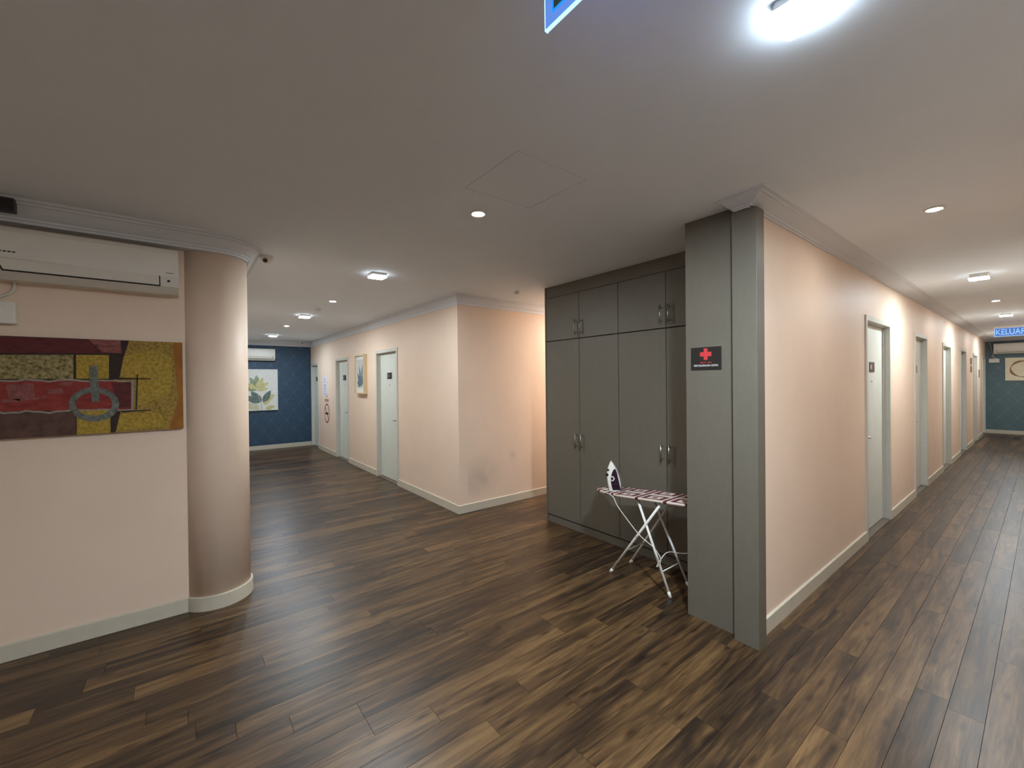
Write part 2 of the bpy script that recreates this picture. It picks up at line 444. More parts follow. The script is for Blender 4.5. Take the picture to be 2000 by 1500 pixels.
struct(cb.build('wall_column', M_PEACH), 'rounded peach column at the end of the left wall')

# ------------------------------------------------------------------ cornices and skirtings
def crown(name, path, proj, drop, back=0):
    zb, zt = CEIL-drop, CEIL
    prof = [(-back, zt), (-back, zb), (.0, zb), (.008, zb), (.010, zb+drop*.12), (proj*.18, zb+drop*.14), (proj*.2, zb+drop*.24),
            (proj*.34, zb+drop*.33), (proj*.52, zb+drop*.5), (proj*.66, zb+drop*.68), (proj*.7, zb+drop*.74), (proj*.8, zb+drop*.75),
            (proj*.81, zb+drop*.86), (proj*.97, zb+drop*.87), (proj, zb+drop*.93), (proj, zt)]
    b = MB(); b.sweep(path, prof)
    return struct(b.build(name, M_CROWN), 'stepped pale plaster cornice')
arc = lambda r, a0, a1, n: [(COLC.x+r*math.cos(math.radians(a0+(a1-a0)*i/n)), COLC.y+r*math.sin(math.radians(a0+(a1-a0)*i/n))) for i in range(n+1)]
rc = COLR+.003
crown('trim_1', [(COLC.x+rc, -3.5)]+arc(rc, 0, 90, 18)+[(XB, COLC.y+rc)], .105, .12, .075)
crown('trim_2', [(XB, YH), (XP, YH), (XP, 7.0)], .055, .125)
t3 = crown('trim_3', [(-1.175, 2.643), (-1.095, 2.643), (-1.095, YB)], .150, .047, .005)
for v in t3.data.vertices:
    if v.co.x < -1.17 and v.co.y < 2.7: v.co.x -= max(0, 2.643-v.co.y)*.28      # slanted end cut
crown('trim_4', [(XB, YN+.07), (XB, YH)], .10, .12)
crown('trim_5', [(XC, YB), (.25, YB)], .10, .075)
def skirt(name, paths, th=.014, h=.10):
    b = MB()
    for p in paths: b.sweep(p, [(0, 0), (th, 0), (th, h-.004), (th-.004, h), (0, h)])
    return struct(b.build(name, M_BASE), 'beige skirting board')
def spans(a0, a1, doors):
    out = []; s = a0
    for a, b, t in sorted(doors): out.append((s, a)); s = b
    out.append((s, a1)); return [(p, q) for p, q in out if q-p > .03]
skirt('baseboard_hall', [[(a, YH), (b, YH)] for a, b in spans(XB+.016, XP-.3, HALL_DOORS)[:-1]]+[[(HALL_DOORS[0][1], YH), (XP, YH), (XP, 7.0)]])
skirt('baseboard_corridor', [[(XC, a), (XC, b)] for a, b in spans(2.755, YB-.016, CORR_DOORS)])
skirt('baseboard_left', [[(XL, -3.5)]+arc(COLR, -52.9, 127, 36)+[(XB+.016, YN)]])
skirt('baseboard_blue_hall', [[(XB, YN+.016), (XB, YH)]])
skirt('baseboard_blue_corridor', [[(XC, YB), (.25, YB)]])

# ------------------------------------------------------------------ doors
def door(n, x0, x1, ztop, hall, label):
    w = x1-x0; D = .055
    root = empty('door_%d' % n, (x0, YH, 0) if hall else (XC, x0, 0), 0 if hall else PI/2)
    struct(root, label)
    f = MB()   # local: x along the wall, +y into the wall
    f.box(0, FW, -.012, D+.03, 0, ztop, None); f.box(w-FW, w, -.012, D+.03, 0, ztop, None); f.box(FW, w-FW, -.012, D+.03, ztop-FW, ztop, None)
    f.box(FW, FW+.012, D-.02, D+.03, 0, ztop-FW); f.box(w-FW-.012, w-FW, D-.02, D+.03, 0, ztop-FW); f.box(FW, w-FW, D-.02, D+.03, ztop-FW-.012, ztop-FW)
    f.build('frame', M_FRAME, root)
    box('threshold', FW, w-FW, -.01, D+.03, 0, .012, mat('threshold_strip', (104, 92, 80), .5, var=.06), root)
    lf = box('leaf', FW+.015, w-FW-.015, D, D+.035, .02, ztop-FW-.016, M_LEAF, root)
    cxm = w/2; y = D
    # lever handle with a long back plate, on the side nearer to the lobby
    hx = w-FW-.075 if hall else FW+.075
    s = -1 if hall else 1
    h = MB(); h.box(hx-.02, hx+.02, y-.008, y, .89, 1.09, None, .003)
    h.tube([(hx, y-.004, 1.0), (hx, y-.05, 1.0)], .010, 10); h.tube([(hx, y-.048, 1.0), (hx+s*.05, y-.055, .999), (hx+s*.13, y-.05, .994)], [.010, .0095, .007], 10)
    h.tube([(hx, y-.004, .93), (hx, y-.016, .93)], .009, 12)
    h.build('lever_handle', M_STEEL, lf)
    pl = MB(); pl.box(cxm-.095, cxm+.095, y-.006, y, 1.66, 1.765, M_PLATE, .002)
    pl.box(cxm-.07, cxm-.015, y-.0066, y-.0055, 1.69, 1.735, M_STEEL)
    pl.build('number_plate', None, lf)
    ph = MB(); ph.lathe([(.010, 0), (.012, -.004), (.007, -.006)], (cxm, y, 1.56), 'y', 14, M_STEEL)
    ph.build('peephole', None, lf)
    return root
hl = ['grey-green hall door nearest the corner, right of the framed picture', 'grey-green hall door between the no-smoking sticker and the framed picture', 'narrow grey hall door in the corner beside the blue wall']
for i, (a, b, t) in enumerate(HALL_DOORS): door(i+1, a, b, t, True, hl[i])
cl = ['first corridor door, nearest the grey post', 'second corridor door from the grey post', 'third corridor door from the grey post', 'fourth corridor door from the grey post', 'fifth corridor door from the grey post', 'last corridor door beside the blue-grey end wall']
for i, (a, b, t) in enumerate(CORR_DOORS): door(i+4, a, b, t, False, cl[i])

# ------------------------------------------------------------------ built-in cabinets, end panel, corner post
CY = 3.27
def cabinet(x0, label, left_side):
    root = empty('built_in_cabinet', (x0, CY, 0))
    tag(root, label, 'cabinet', 'pair of built-in wardrobe cabinets')
    w = 1.005
    b = MB(); b.box(0, w, .022, .60, .0, CEIL-.003); b.build('carcass', M_LAMD, root)
    box('plinth', 0, w, .012, .022, 0, .075, M_LAM, root)
    box('filler', 0, w, .006, .022, 2.535, CEIL-.003, M_LAM, root)
    if left_side: box('side_panel', -.018, 0, -.002, .60, 0, CEIL-.003, M_LAM, root)
    for k in (0, 1):
        a0, a1 = k*.5025+.003, (k+1)*.5025-.003
        s = a1-.035 if k == 0 else a0+.035
        for z0, z1, hz0, hz1 in ((.09, 2.041, .89, 1.05), (2.05, 2.53, 2.085, 2.245)):
            d = box('door', a0, a1, 0, .02, z0, z1, M_LAM, root, .0015)
            h = MB(); h.tube([(s, -.032, hz0), (s, -.032, hz1)], .006, 10)
            for z in (hz0+.022, hz1-.022): h.tube([(s, 0, z), (s, -.032, z)], .0045, 8)
            h.build('bar_handle', M_STEEL, d)
    return root
cabinet(-3.53, 'grey laminate wardrobe cabinet at the passage, upper and lower doors', True)
cabinet(-2.525, 'grey laminate wardrobe cabinet behind the ironing board', False)
p = empty('cabinet_end_panel', (-1.52, 2.70, 0)); tag(p, 'tall grey laminate end panel carrying the first-aid sign', 'panel')
box('front_panel', 0, .318, 0, .018, 0, CEIL-.002, M_LAM, p); box('side_panel', 0, .018, .018, 1.17, 0, CEIL-.002, M_LAM, p)
p = empty('corner_post', (-1.195, 2.645, 0)); tag(p, 'slim grey laminate corner post at the corridor entrance', 'post')
pb = MB(); pb.box(.006, .148, 0, .105, 0, CEIL-.049, None, .003); pb.build('post_body', M_LAM, p)
box('painted_gap_shade', 0, .006, .06, .105, 0, CEIL-.049, M_DARK, p)  # dark strip painted in for the shade inside the groove

# first aid sign
sg = empty('first_aid_sign', (-1.382, 2.70, 1.736)); tag(sg, 'black first-aid sign with a red cross on the grey panel', 'sign')
box('sign_plate', -.101, .101, -.003, 0, -.075, .075, M_PLATE, sg)
cr = MB(); cr.box(-.0125, .0125, -.0042, -.003, -.008, .066); cr.box(-.038, -.0125, -.0042, -.003, .015, .043); cr.box(.0125, .038, -.0042, -.003, .015, .043); cr.build('red_cross', M_PRINTR, sg)
text('sign_text_red', 'FIRST AID', .014, M_PRINTR, sg, face_south(0, -.0035, -.027), width=.075)
text('sign_text_white', 'PERTOLONGAN CEMAS', .017, M_PRINTW, sg, face_south(0, -.0035, -.046), width=.16)

# ------------------------------------------------------------------ ironing board
BX0, BX1, BYC, BHW = -2.50, -1.545, 2.925, .155
TILT = .085
ib = empty('ironing_board', (-1.98, BYC, 0)); tag(ib, 'white-legged ironing board with a maroon and cream patterned cover', 'ironing board')
def btop(x): return .640+TILT*(x-BX0)/(BX1-BX0)
outl = []
N = 14
for i in range(N+1):                     # tapered nose half-outline
    t = i/N; x = BX0+.42*t
    outl.append((x, BHW*(.02+.98*(1-(1-t)**2)**.62)))
outl += [(BX1-.05, BHW), (BX1-.015, BHW-.012), (BX1, BHW-.045)]
loop = [(x, -y) for x, y in outl]+[(x, y) for x, y in outl[::-1]]
cv = MB(); n = len(loop)
L = lambda x, y, z: (x+1.98, y, z)
topv = [L(x+(.008 if x < BX0+.1 else 0), y*.965, btop(x)) for x, y in loop]; midv = [L(x, y, btop(x)-.006) for x, y in loop]; botv = [L(x, y*.98, btop(x)-.020) for x, y in loop]
cv.v = topv+midv+botv
for i in range(n):
    j = (i+1) % n
    cv.f += [[i, j, n+j, n+i], [n+i, n+j, 2*n+j, 2*n+i]]; cv.m += [0, 0]; cv.sm += [True, True]
half = len(outl)
for i in range(half-1):
    cv.f.append([i, i+1, n-2-i, n-1-i]); cv.m.append(0); cv.sm.append(False)
    cv.f.append([2*n+i, 2*n+i+1, 2*n+n-2-i, 2*n+n-1-i]); cv.m.append(0); cv.sm.append(False)
cv.build('padded_cover', cover_mat(), ib)
rail = MB()
rail.tube([L(-2.14, -.06, btop(-2.14)-.025), L(-1.60, -.06, btop(-1.60)-.025)], .006); rail.tube([L(-2.14, .06, btop(-2.14)-.025), L(-1.60, .06, btop(-1.60)-.025)], .006)
rail.build('underside_rail', M_WHITE2, ib)
def leg(y0, y1, xf, xt): # foot and top
    zt = btop(xt)-.018
    b = MB(); b.tube([L(xf, y0, .012), L(xt, y1, zt)], .0098, 10); o = b.build('leg', M_WHITE2, ib)
    c = MB(); d = (Vector(L(xt, y1, zt))-Vector(L(xf, y0, .012))).normalized()
    a = Vector(L(xf, y0, .012)); c.tube([a-d*.012+Vector((0, 0, .0)), a+d*.028], .0122, 10); c.build('foot_cap', M_WHITE, o)
leg(-.135, -.125, -2.248, -1.775); leg(.135, .085, -2.248, -1.80)
leg(-.128, -.118, -1.714, -1.995); leg(.128, .078, -1.714, -2.00)
def lerp(a, b, t): return tuple(p+(q-p)*t for p, q in zip(a, b))
br = MB()
A0, A1 = L(-2.248, -.135, .012), L(-1.775, -.125, .66); B0, B1 = L(-2.248, .135, .012), L(-1.80, .085, .66)
br.tube([lerp(A0, A1, .345), lerp(B0, B1, .345)], .0045); br.build('brace', M_WHITE2, ib)
br = MB(); A0, A1 = L(-1.714, -.128, .012), L(-1.995, -.118, .65); B0, B1 = L(-1.714, .128, .012), L(-2.0, .078, .65)
br.tube([lerp(A0, A1, .24), lerp(B0, B1, .24)], .0045); br.build('brace', M_WHITE2, ib)

# ------------------------------------------------------------------ steam iron standing on its heel
M_PURP = mat('purple_translucent_plastic', (36, 17, 38), .2, var=.08)
IB = Vector((-2.285, 2.905, btop(-2.285)+.001))
ir = empty('steam_iron', IB); tag(ir, 'white and purple steam iron standing upright on the ironing board', 'iron')
IR, IV = Vector((.79, .613, 0)), Vector((-.613, .79, 0))
K = .00030
def ip(zx, zy, d): return IR*((zx-815)*K)+Vector((0, 0, max(0, (1128-zy)*K)))+IV*d
hw = lambda zy: .050*max(.05, min(1, (zy-270)/700))**.6
prof = [(700, 285), (655, 370), (618, 460), (592, 560), (580, 660), (580, 760), (592, 880), (610, 1000), (640, 1128), (985, 1128), (980, 960), (955, 800), (905, 640), (850, 510), (780, 390)]
def loft(b, pr, scales, m=None):
    cx = sum(p[0] for p in pr)/len(pr); cy = sum(p[1] for p in pr)/len(pr); n = len(pr); k = len(b.v)
    for (d, s) in scales:
        for (x, y) in pr: b.v.append(tuple(ip(cx+(x-cx)*s, cy+(y-cy)*s if y < 1120 else y, d*hw(y))))
    for r in range(len(scales)-1):
        for i in range(n):
            j = (i+1) % n; b.f.append([k+r*n+i, k+r*n+j, k+(r+1)*n+j, k+(r+1)*n+i]); b.m.append(0); b.sm.append(True)
    b.f.append([k+i for i in range(n)]); b.m.append(0); b.sm.append(False)
    b.f.append([k+(len(scales)-1)*n+i for i in range(n)]); b.m.append(0); b.sm.append(False)
b = MB(); loft(b, prof, [(-1, .80), (-.75, .95), (-.3, 1), (.3, 1), (.75, .95), (1, .80)]); b.build('body_shell', M_WHITE, ir)
tank = [(790, 500), (745, 560), (715, 640), (695, 740), (692, 870), (712, 980), (745, 1090), (960, 1078), (930, 940), (895, 780), (860, 620), (830, 530)]
b = MB(); loft(b, tank, [(-1.12, .93), (-1.06, 1), (-.85, 1.0)]); tk = b.build('water_tank', M_PURP, ir)
b = MB()
for q in range(18):
    a0, a1 = -1.9+q*3.8/18, -1.9+(q+1)*3.8/18; f = lambda a, r: ip(722+r*math.cos(a), 770+r*math.sin(a), -1.2*hw(770))
    b.poly([f(a0, 42), f(a1, 42), f(a1, 72), f(a0, 72)])
b.build('dial_ring', M_PRINTW, tk)
sole = [(985, 1128), (1000, 1128), (998, 950), (972, 790), (922, 630), (866, 500), (790, 380), (702, 278), (700, 285), (780, 390), (850, 510), (905, 640), (955, 800), (980, 960)]
b = MB(); n = len(sole)
for s in (-1, 1):
    for (x_, y_) in sole: b.v.append(tuple(ip(x_, y_, s*hw(y_)*1.06)))
for i in range(n):
    j = (i+1) % n; b.f.append([i, j, n+j, n+i]); b.m.append(0); b.sm.append(False)
h2 = n//2
for s in (0, n):
    for i in range(h2-1): b.f.append([s+i, s+i+1, s+n-2-i, s+n-1-i]) if i+1 < n-2-i else None; 
    while len(b.m) < len(b.f): b.m.append(0); b.sm.append(False)
b.build('soleplate', M_STEEL, ir)
for nm, (x_, y_), r in (('spray_button', (622, 548), .009), ('steam_button', (597, 680), .0125)):
    b = MB(); c0 = ip(x_+18, y_, -.45*hw(y_)); c1 = ip(x_-14, y_, -.95*hw(y_))
    b.tube([c0, c1], r, 14); b.build(nm, M_BLACK, ir)
# iron cord
M_CORD = mat('white_cord', (214, 208, 194), .6, var=.03)
def bez(pts, n=10):
    P = [Vector(p) for p in pts]; out = []
    for i in range(len(P)-1):
        p0, p1, p2, p3 = P[max(i-1, 0)], P[i], P[i+1], P[min(i+2, len(P)-1)]
        for k in range(n):
            t = k/n; out.append(.5*((2*p1)+(-p0+p2)*t+(2*p0-5*p1+4*p2-p3)*t*t+(-p0+3*p1-3*p2+p3)*t**3))
    return out+[P[-1]]
cp = [IB+Vector((-.035, -.055, .012)), IB+Vector((-.035, -.135, .010)), on_y(1196, 969, 2.765), on_y(1206, 988, 2.76), on_y(1226, 1016, 2.758), on_y(1250, 1046, 2.757), on_y(1277, 1070, 2.758), on_y(1290, 1090, 2.762),
      on_y(1288, 1103, 2.765), on_y(1283, 1107, 2.765), on_y(1285, 1101, 2.767), on_y(1291, 1092, 2.772), on_y(1300, 1081, 2.82), on_y(1310, 1078, 2.90), on_y(1322, 1080, 2.97), on_y(1338, 1081, 3.0), on_y(1352, 1079, 3.0)]
b = MB(); b.tube(bez(cp), .0034, 8); b.build('power_cord', M_CORD, ir).location = -IB

# ------------------------------------------------------------------ lights on the ceiling
def panel_light(x, y, col, strength, label, s=.142, drop=.036):
    o = empty('ceiling_panel_light', (x, y, CEIL)); tag(o, label, 'ceiling light', 'square surface-mounted ceiling lights')
    def rsq(h, r, z, n=5):
        return [(sx*(h-r)+r*math.cos(a0+k*PI/2/n), sy*(h-r)+r*math.sin(a0+k*PI/2/n), z) for sx, sy, a0 in ((1, 1, 0), (-1, 1, PI/2), (-1, -1, PI), (1, -1, 1.5*PI)) for k in range(n+1)]
    b = MB(); b.prism(rsq(s*.47, .012, -drop+.011), (0, 0, drop-.0115)); b.build('housing', M_WHITE, o)
    lo, up = rsq(s*.5, .014, -drop), rsq(s*.5, .014, -drop+.011); n = len(lo)
    d = MB(); d.poly(lo, lamp_mat('panel_glow', col, strength))
    sd = lamp_mat('panel_rim_glow', col, strength*.03)
    for k in range(n): d.poly([lo[k], lo[(k+1) % n], up[(k+1) % n], up[k]], sd)
    d.poly(up, M_WHITE)
    d.build('diffuser', None, o)
COOL, COOLW, WARM, SOFT = (.74, .88, 1), (.84, .94, 1), (1, .93, .80), (1, .96, .90)
_a, _b = on_z(1503.6, 38.5, CEIL-.036), on_z(1651, 14.7, CEIL-.036)
panel_light((_a.x+_b.x)/2, (_a.y+_b.y)/2, COOL, PANEL_NEAR, 'large-looking square ceiling light nearest the viewer, above the lobby')
panel_light(*on_z(737, 542, CEIL-.036).xy, COOLW, PANEL_HALL, 'square ceiling light nearest in the left hall')
panel_light(*on_z(595, 620, CEIL-.036).xy, COOLW, PANEL_HALL, 'middle square ceiling light of the left hall')
panel_light(*on_z(533, 657, CEIL-.036).xy, COOL, PANEL_HALL*1.1, 'farthest square ceiling light of the left hall, near the blue wall')
panel_light(*on_z(1912, 545, CEIL-.05).xy, COOLW, PANEL_CORR, 'square ceiling light in the right corridor beyond the first downlight', drop=.05)
panel_light(*on_z(1965, 617, CEIL-.036).xy, COOLW, PANEL_CORR, 'second square ceiling light in the right corridor')
panel_light(-.435, 15.6, COOLW, PANEL_CORR, 'square ceiling light in the right corridor near the end wall')
def downlight(x, y, col, strength, label, r=.036, name='downlight'):
    o = empty(name, (x, y, CEIL)); tag(o, label, 'downlight', 'small round ceiling downlights')
    b = MB(); b.lathe([(r+.014, -.0005), (r+.013, -.006), (r+.003, -.008), (r, -.0045)], (0, 0, 0), 'z', 28); b.build('trim_ring', M_WHITE, o)
    d = MB(); d.lathe([(r, -.0046), (r*.98, -.0075), (r*.6, -.0095)], (0, 0, 0), 'z', 28); d.build('lens', lamp_mat('downlight_glow', col, strength), o)
panel_light(-.43, -2.75, COOLW, PANEL_CORR*.45, 'added unseen square ceiling light behind the viewer in line with the corridor')  # extra lamp out of view, added to brighten the left wall
downlight(-.43, -.85, SOFT, DOWN_CORR*.6, 'added unseen downlight behind the viewer in line with the corridor')  # second unseen lamp, also added for light on the left wall
downlight(*on_z(934, 419, CEIL-.008).xy, WARM, DOWN_WARM, 'bright warm downlight above the middle of the lobby')
downlight(*on_z(1825, 410, CEIL-.008).xy, SOFT, DOWN_CORR, 'downlight at the start of the right corridor')
downlight(*on_z(1945, 588, CEIL-.008).xy, SOFT, DOWN_CORR, 'second downlight in the right corridor, between two square lights')
downlight(*on_z(1975, 637, CEIL-.008).xy, SOFT, DOWN_CORR, 'third downlight in the right corridor, behind the exit sign')
downlight(*on_z(650, 589, CEIL-.008).xy, SOFT, DOWN_HALL, 'downlight in the left hall between first and second square lights')
downlight(*on_z(560, 637, CEIL-.008).xy, SOFT, DOWN_HALL, 'downlight in the left hall between second and third square lights')
downlight(-3.95, 5.0, SOFT, DOWN_PASSAGE, 'warm downlight in the passage beside the cabinets')
def detector(x, y, label, r=.04, name='smoke_detector'):
    b = MB(); b.lathe([(r, 0), (r, -.012), (r*.8, -.026), (r*.45, -.032)], (0, 0, 0), 'z', 24)
    tag(b.build(name, M_WHITE, None, (x, y, CEIL-.0005)), label, 'detector')
detector(-6.42, 1.53, 'small white smoke detector on the left hall ceiling')
detector(-3.86, 3.12, 'small pale detector on the ceiling at the passage mouth', .035)
detector(-11.45, 1.5, 'round white detector on the hall ceiling by the blue wall', .07)
# dome cameras
def dome(x, y, z, label, r=.048):
    o = empty('dome_camera', (x, y, z)); tag(o, label, 'camera')
    b = MB(); b.lathe([(r, 0), (r, -.014), (r*.94, -.02)], (0, 0, 0), 'z', 28); b.build('base', M_WHITE, o)
    b = MB(); b.lathe([(r*.9, -.02)]+[(r*.86*math.cos(a*PI/16), -.02-r*.9*math.sin(a*PI/16)) for a in range(0, 8)], (0, 0, 0), 'z', 28); b.build('dome', M_WHITE, o)
    d = Vector((.75, -.35, -.56)).normalized(); c0 = Vector((0, 0, -.02))
    b = MB(); b.tube([c0+d*r*.5, c0+d*r*.98], r*.36, 16); b.build('lens', M_BLACK, o)
dome(-4.0, .56, CEIL-.0005, 'small white dome camera on the ceiling beside the round column')
dome(-11.62, 2.40, CEIL-.0005, 'tiny dome camera in the far hall corner above the blue wall', .04)

# ------------------------------------------------------------------ exit signs
M_ACR = mat('exit_acrylic', (84, 126, 205), .25, emit=.55)
M_ACRE = mat('exit_acrylic_edge', (150, 205, 255), .2, emit=1.0)
M_EXBG = mat('exit_panel', (46, 88, 160), .4, emit=.35, var=.05)
M_EXLT = mat('exit_letters', (120, 175, 245), .4, emit=.5)
M_EXDK = mat('exit_panel_dark', (62, 78, 76), .4, emit=.12)
M_EXLN = mat('exit_border_line', (20, 130, 225), .4, emit=.6)
def exit_sign(x0, x1, y, z0, z1, label, near):
    xm = (x0+x1)/2
    o = empty('exit_sign', (xm, y, CEIL)); tag(o, label, 'exit sign', 'hanging blue exit signs')
    h = (x1-x0)/2; a0, a1 = z0-CEIL, z1-CEIL
    box('acrylic_panel', -h, h, -.004, .004, a0, a1, M_ACR, o)
    e = MB(); e.box(-h, h, -.0045, .0045, a0-.0016, a0); e.box(-h-.0022, -h, -.0045, .0045, a0-.0025, a1); e.box(h, h+.0022, -.0045, .0045, a0-.0025, a1); e.build('lit_edge', M_ACRE, o)
    i = .022 if near else .006
    if near:
        ln = MB(); ln.box(-h+i, h-i, -.0048, -.004, a0+i, a1-.01); ln.build('border_line', M_EXLN, o)
        box('print_panel', -h+i+.006, h-i-.006, -.0055, -.0048, a0+i+.006, a1-.014, M_EXDK, o)
        text('sign_text', 'KELUAR', .10, M_EXLT, o, face_south(0, -.006, (a0+a1)/2+.004), width=2*h-.14)
    else:
        box('print_panel', -h+i, h-i, -.0048, -.004, a0+i, a1-i, M_EXBG, o)
        text('sign_text', 'KELUAR', .15, M_EXLT, o, face_south(0, -.0055, (a0+a1)/2), depth=.001, width=2*h-.03)
    hd = MB(); hd.box(-h-.01, h+.01, -.022, .022, a1, a1+.04, None, .003)
    for s in (-1, 1): hd.box(s*h*.6-.01, s*h*.6+.01, -.01, .01, a1+.04, -.0005)
    hd.build('lamp_housing', M_WHITE, o)
exit_sign(-.692, -.24, .652, 2.385, 2.56, 'hanging blue exit sign right above the viewer, cut by the frame', True)
exit_sign(-.64, -.24, 12.5, 2.375, 2.53, 'blue KELUAR exit sign hanging far down the right corridor', False)

# ------------------------------------------------------------------ air conditioners
def aircon(origin, rotz, w, hgt, label, dep=.20, detail=False):
    """local x along the wall, +y into the wall (wall at 0), z from the bottom"""
    o = empty('air_conditioner', origin, rotz); tag(o, label, 'air conditioner', 'wall-mounted air conditioners')
    pf = [(0, .0), (-dep*.55, 0), (-dep*.86, hgt*.14), (-dep, hgt*.36), (-dep*.985, hgt*.9), (-dep*.9, hgt), (0, hgt)]
    b = MB(); b.prism([(0, y, z) for y, z in pf], (w, 0, 0)); b.build('casing', M_WHITE, o)
    # louvre flap outlined by a dark gap
    P = lambda x, t, off: (x, -dep*.86+(-dep+dep*.86)*t-off, hgt*(.14+.22*t))
    x0, x1 = w*.06 if not detail else w-.785, w*.94 if not detail else w-.095
    g = MB(); g.poly([P(x0-.006, 1.06, .0008), P(x1+.003, .98, .0008), P(x1+.003, -.04, .0008), P(x0+.016, -.04, .0008)]); g.build('flap_gap', M_DARK, o)
    f = MB(); f.prism([P(x0+.002, 1.03, .0008), P(x1-.003, 1.0, .0008), P(x1-.003, .09, .0008), P(x0+.022, .09, .0008)], (0, -.002, 0)); f.build('louvre_flap', M_WHITE, o)
    d = MB(); d.lathe([(.008, 0), (.008, -.003)], P(w-.05, .55, .0)[:3], 'y', 12); d.build('sensor', M_BLACK, o)
    t = MB()
    for k in range(5): t.box(w-.062+k*.008, w-.057+k*.008, -dep-.0012, -dep+.004, hgt*.43, hgt*.447)
    if detail:
        for k in range(9): t.box(w-.86+k*.017, w-.86+k*.017+.012, -dep-.0012, -dep+.004, hgt*.485, hgt*.51)
    t.build('brand_print', M_LAMD, o)['kind'] = 'stuff'
    return o
# rot 90deg: local x -> +Y, local y -> -X
aircon((XL, -1.02, 2.208), PI/2, 1.005, .283, 'large white split air conditioner above the abstract painting', .195, True)
aircon((XB, .98, 2.165), PI/2, .80, .28, 'white split air conditioner on the dark blue hall wall', .19)
aircon((-.935, YB, 2.225), 0, .82, .285, 'cream-lit split air conditioner on the blue-grey corridor end wall', .19)
# isolator boxes and cables
def isolator(origin, rotz, w, h, label, cable, d=.05):
    o = empty('isolator_box', origin, rotz); tag(o, label, 'switch box')
    b = MB(); b.box(0, w, -d, 0, 0, h, None, .006); b.build('box_body', M_WHITE, o)
    b = MB(); b.box(w*.3, w*.62, -d-.006, -d, h*.3, h*.66, None, .002); b.build('rocker', M_WHITE2, o)
    b = MB(); b.tube(bez(cable), .008, 8); b.build('cable', M_CORD, o)
isolator((XL, -.90, 1.963), PI/2, .14, .128, 'white switch box with a cable, below the left air conditioner',
         [(.03, -.012, .128), (.06, -.012, .15), (.11, -.012, .18), (.13, -.012, .215), (.13, -.02, .252)])
isolator((-1.03, YB, 1.985), 0, .195, .11, 'cream switch box beside the corridor end-wall air conditioner',
         [(.14, -.012, .11), (.09, -.012, .15), (.06, -.015, .17), (.08, -.015, .21), (.06, -.012, .34), (.03, -.012, .50), (.02, -.012, .57)])
bk = MB(); bk.box(-3.59, -3.535, -.90, -.725, CEIL-.09, CEIL-.018); tag(bk.build('black_cornice_box', M_BLACK), 'black box on the cornice above the left air conditioner', 'box')  # plain black box where a dark rectangle marks the cornice

# ------------------------------------------------------------------ pictures
def paint(name, a, b=None, sc=30, st=None):
    if name.startswith('paint_'): a = tuple(v*.84 for v in a); b = tuple(v*.84 for v in b)
    return mat(name, a, .75, var=0 if b else .12, var2=b, vscale=sc, bump=.3, bscale=160, stretch=st)
# --- abstract canvas on the left wall, positions read from the photograph on the canvas plane
PX = XL+.032
cvs = empty('abstract_painting', (XL+.004, -.55, 1.595)); tag(cvs, 'wide abstract canvas of red and gold blocks with a grey ring', 'painting')
CY0, CY1, CZ0, CZ1 = -1.20, on_x(356, 667, PX).y, 1.297, 1.893
box('canvas', 0, .0315, CY0+.55, CY1+.55, CZ0-1.595, CZ1-1.595, paint('paint_umber', (58, 38, 30), (84, 56, 40)), cvs)
layer = [0]
def pp(zx, zy):
    p = on_x(zx/5, 640+zy/5, PX); y = max(CY0, min(CY1, p.y)); z = max(CZ0, min(CZ1, p.z)); return (y+.55, z-1.595)
def patch(name, pts, m, parent=cvs, lift=.0005):
    layer[0] += 1; xx = .0315+layer[0]*.00022
    b = MB()
    for poly in (pts if isinstance(pts[0], list) else [pts]):
        q = [pp(*a) for a in poly]
        b.poly([(xx, y, z) for y, z in q])
    return b.build(name, m, parent, fix=False)
G1, G2 = paint('paint_gold', (132, 98, 26), (206, 172, 78), 60), paint('paint_gold_bright', (158, 120, 28), (218, 186, 72), 55)
R1, R2 = paint('paint_maroon', (84, 26, 28), (120, 42, 42), 18, (1, 1, 3)), paint('paint_red', (132, 34, 30), (176, 66, 54), 14, (1, 1, 3))
OL = paint('paint_olive', (78, 64, 26), (206, 186, 122), 60); BR = paint('paint_brown', (78, 48, 40), (118, 84, 70), 16)
GR = paint('paint_grey_edge', (150, 138, 124), (186, 174, 158), 40); RG = paint('paint_ring', (78, 84, 78), (150, 152, 140), 60); DK = paint('paint_dark_brown', (40, 28, 22), (60, 42, 32), 20)
OR = paint('paint_orange', (164, 96, 24), (186, 124, 36), 12); PK = paint('paint_pink', (136, 66, 62), (170, 104, 96), 40)
patch('gold_field', [(1120, 60), (1900, 60), (1900, 1060), (1090, 1060)], G1)
patch('orange_edge', [(1690, 60), (1900, 60), (1900, 1060), (1650, 1060), (1740, 700), (1700, 300)], OR)
patch('gold_light', [[(1180, 290), (1480, 220), (1690, 300), (1670, 640), (1350, 760), (1350, 520), (1180, 470)], [(1170, 840), (1560, 830), (1640, 960), (1150, 1000)]], G2)
patch('dark_block', [(1065, 60), (1262, 60), (1205, 300), (1165, 500), (1065, 500)], DK)  # dark brown block, part of the artwork's own colours
patch('olive_block', [(-1500, 240), (720, 262), (722, 500), (-1500, 500)], OL)
patch('gold_square', [(745, 266), (1065, 268), (1064, 498), (745, 498)], G2)
patch('maroon_band', [(-1500, 40), (1176, 60), (1178, 180), (1192, 256), (1060, 262), (-1500, 222)], R1)
patch('pink_end', [(860, 60), (1176, 60), (1180, 180), (1190, 252), (1000, 240)], PK)
patch('brown_block', [(-1500, 800), (742, 830), (738, 1100), (-1500, 1200)], BR)
patch('gold_lower', [(752, 800), (1078, 800), (1082, 1100), (752, 1100)], G2)
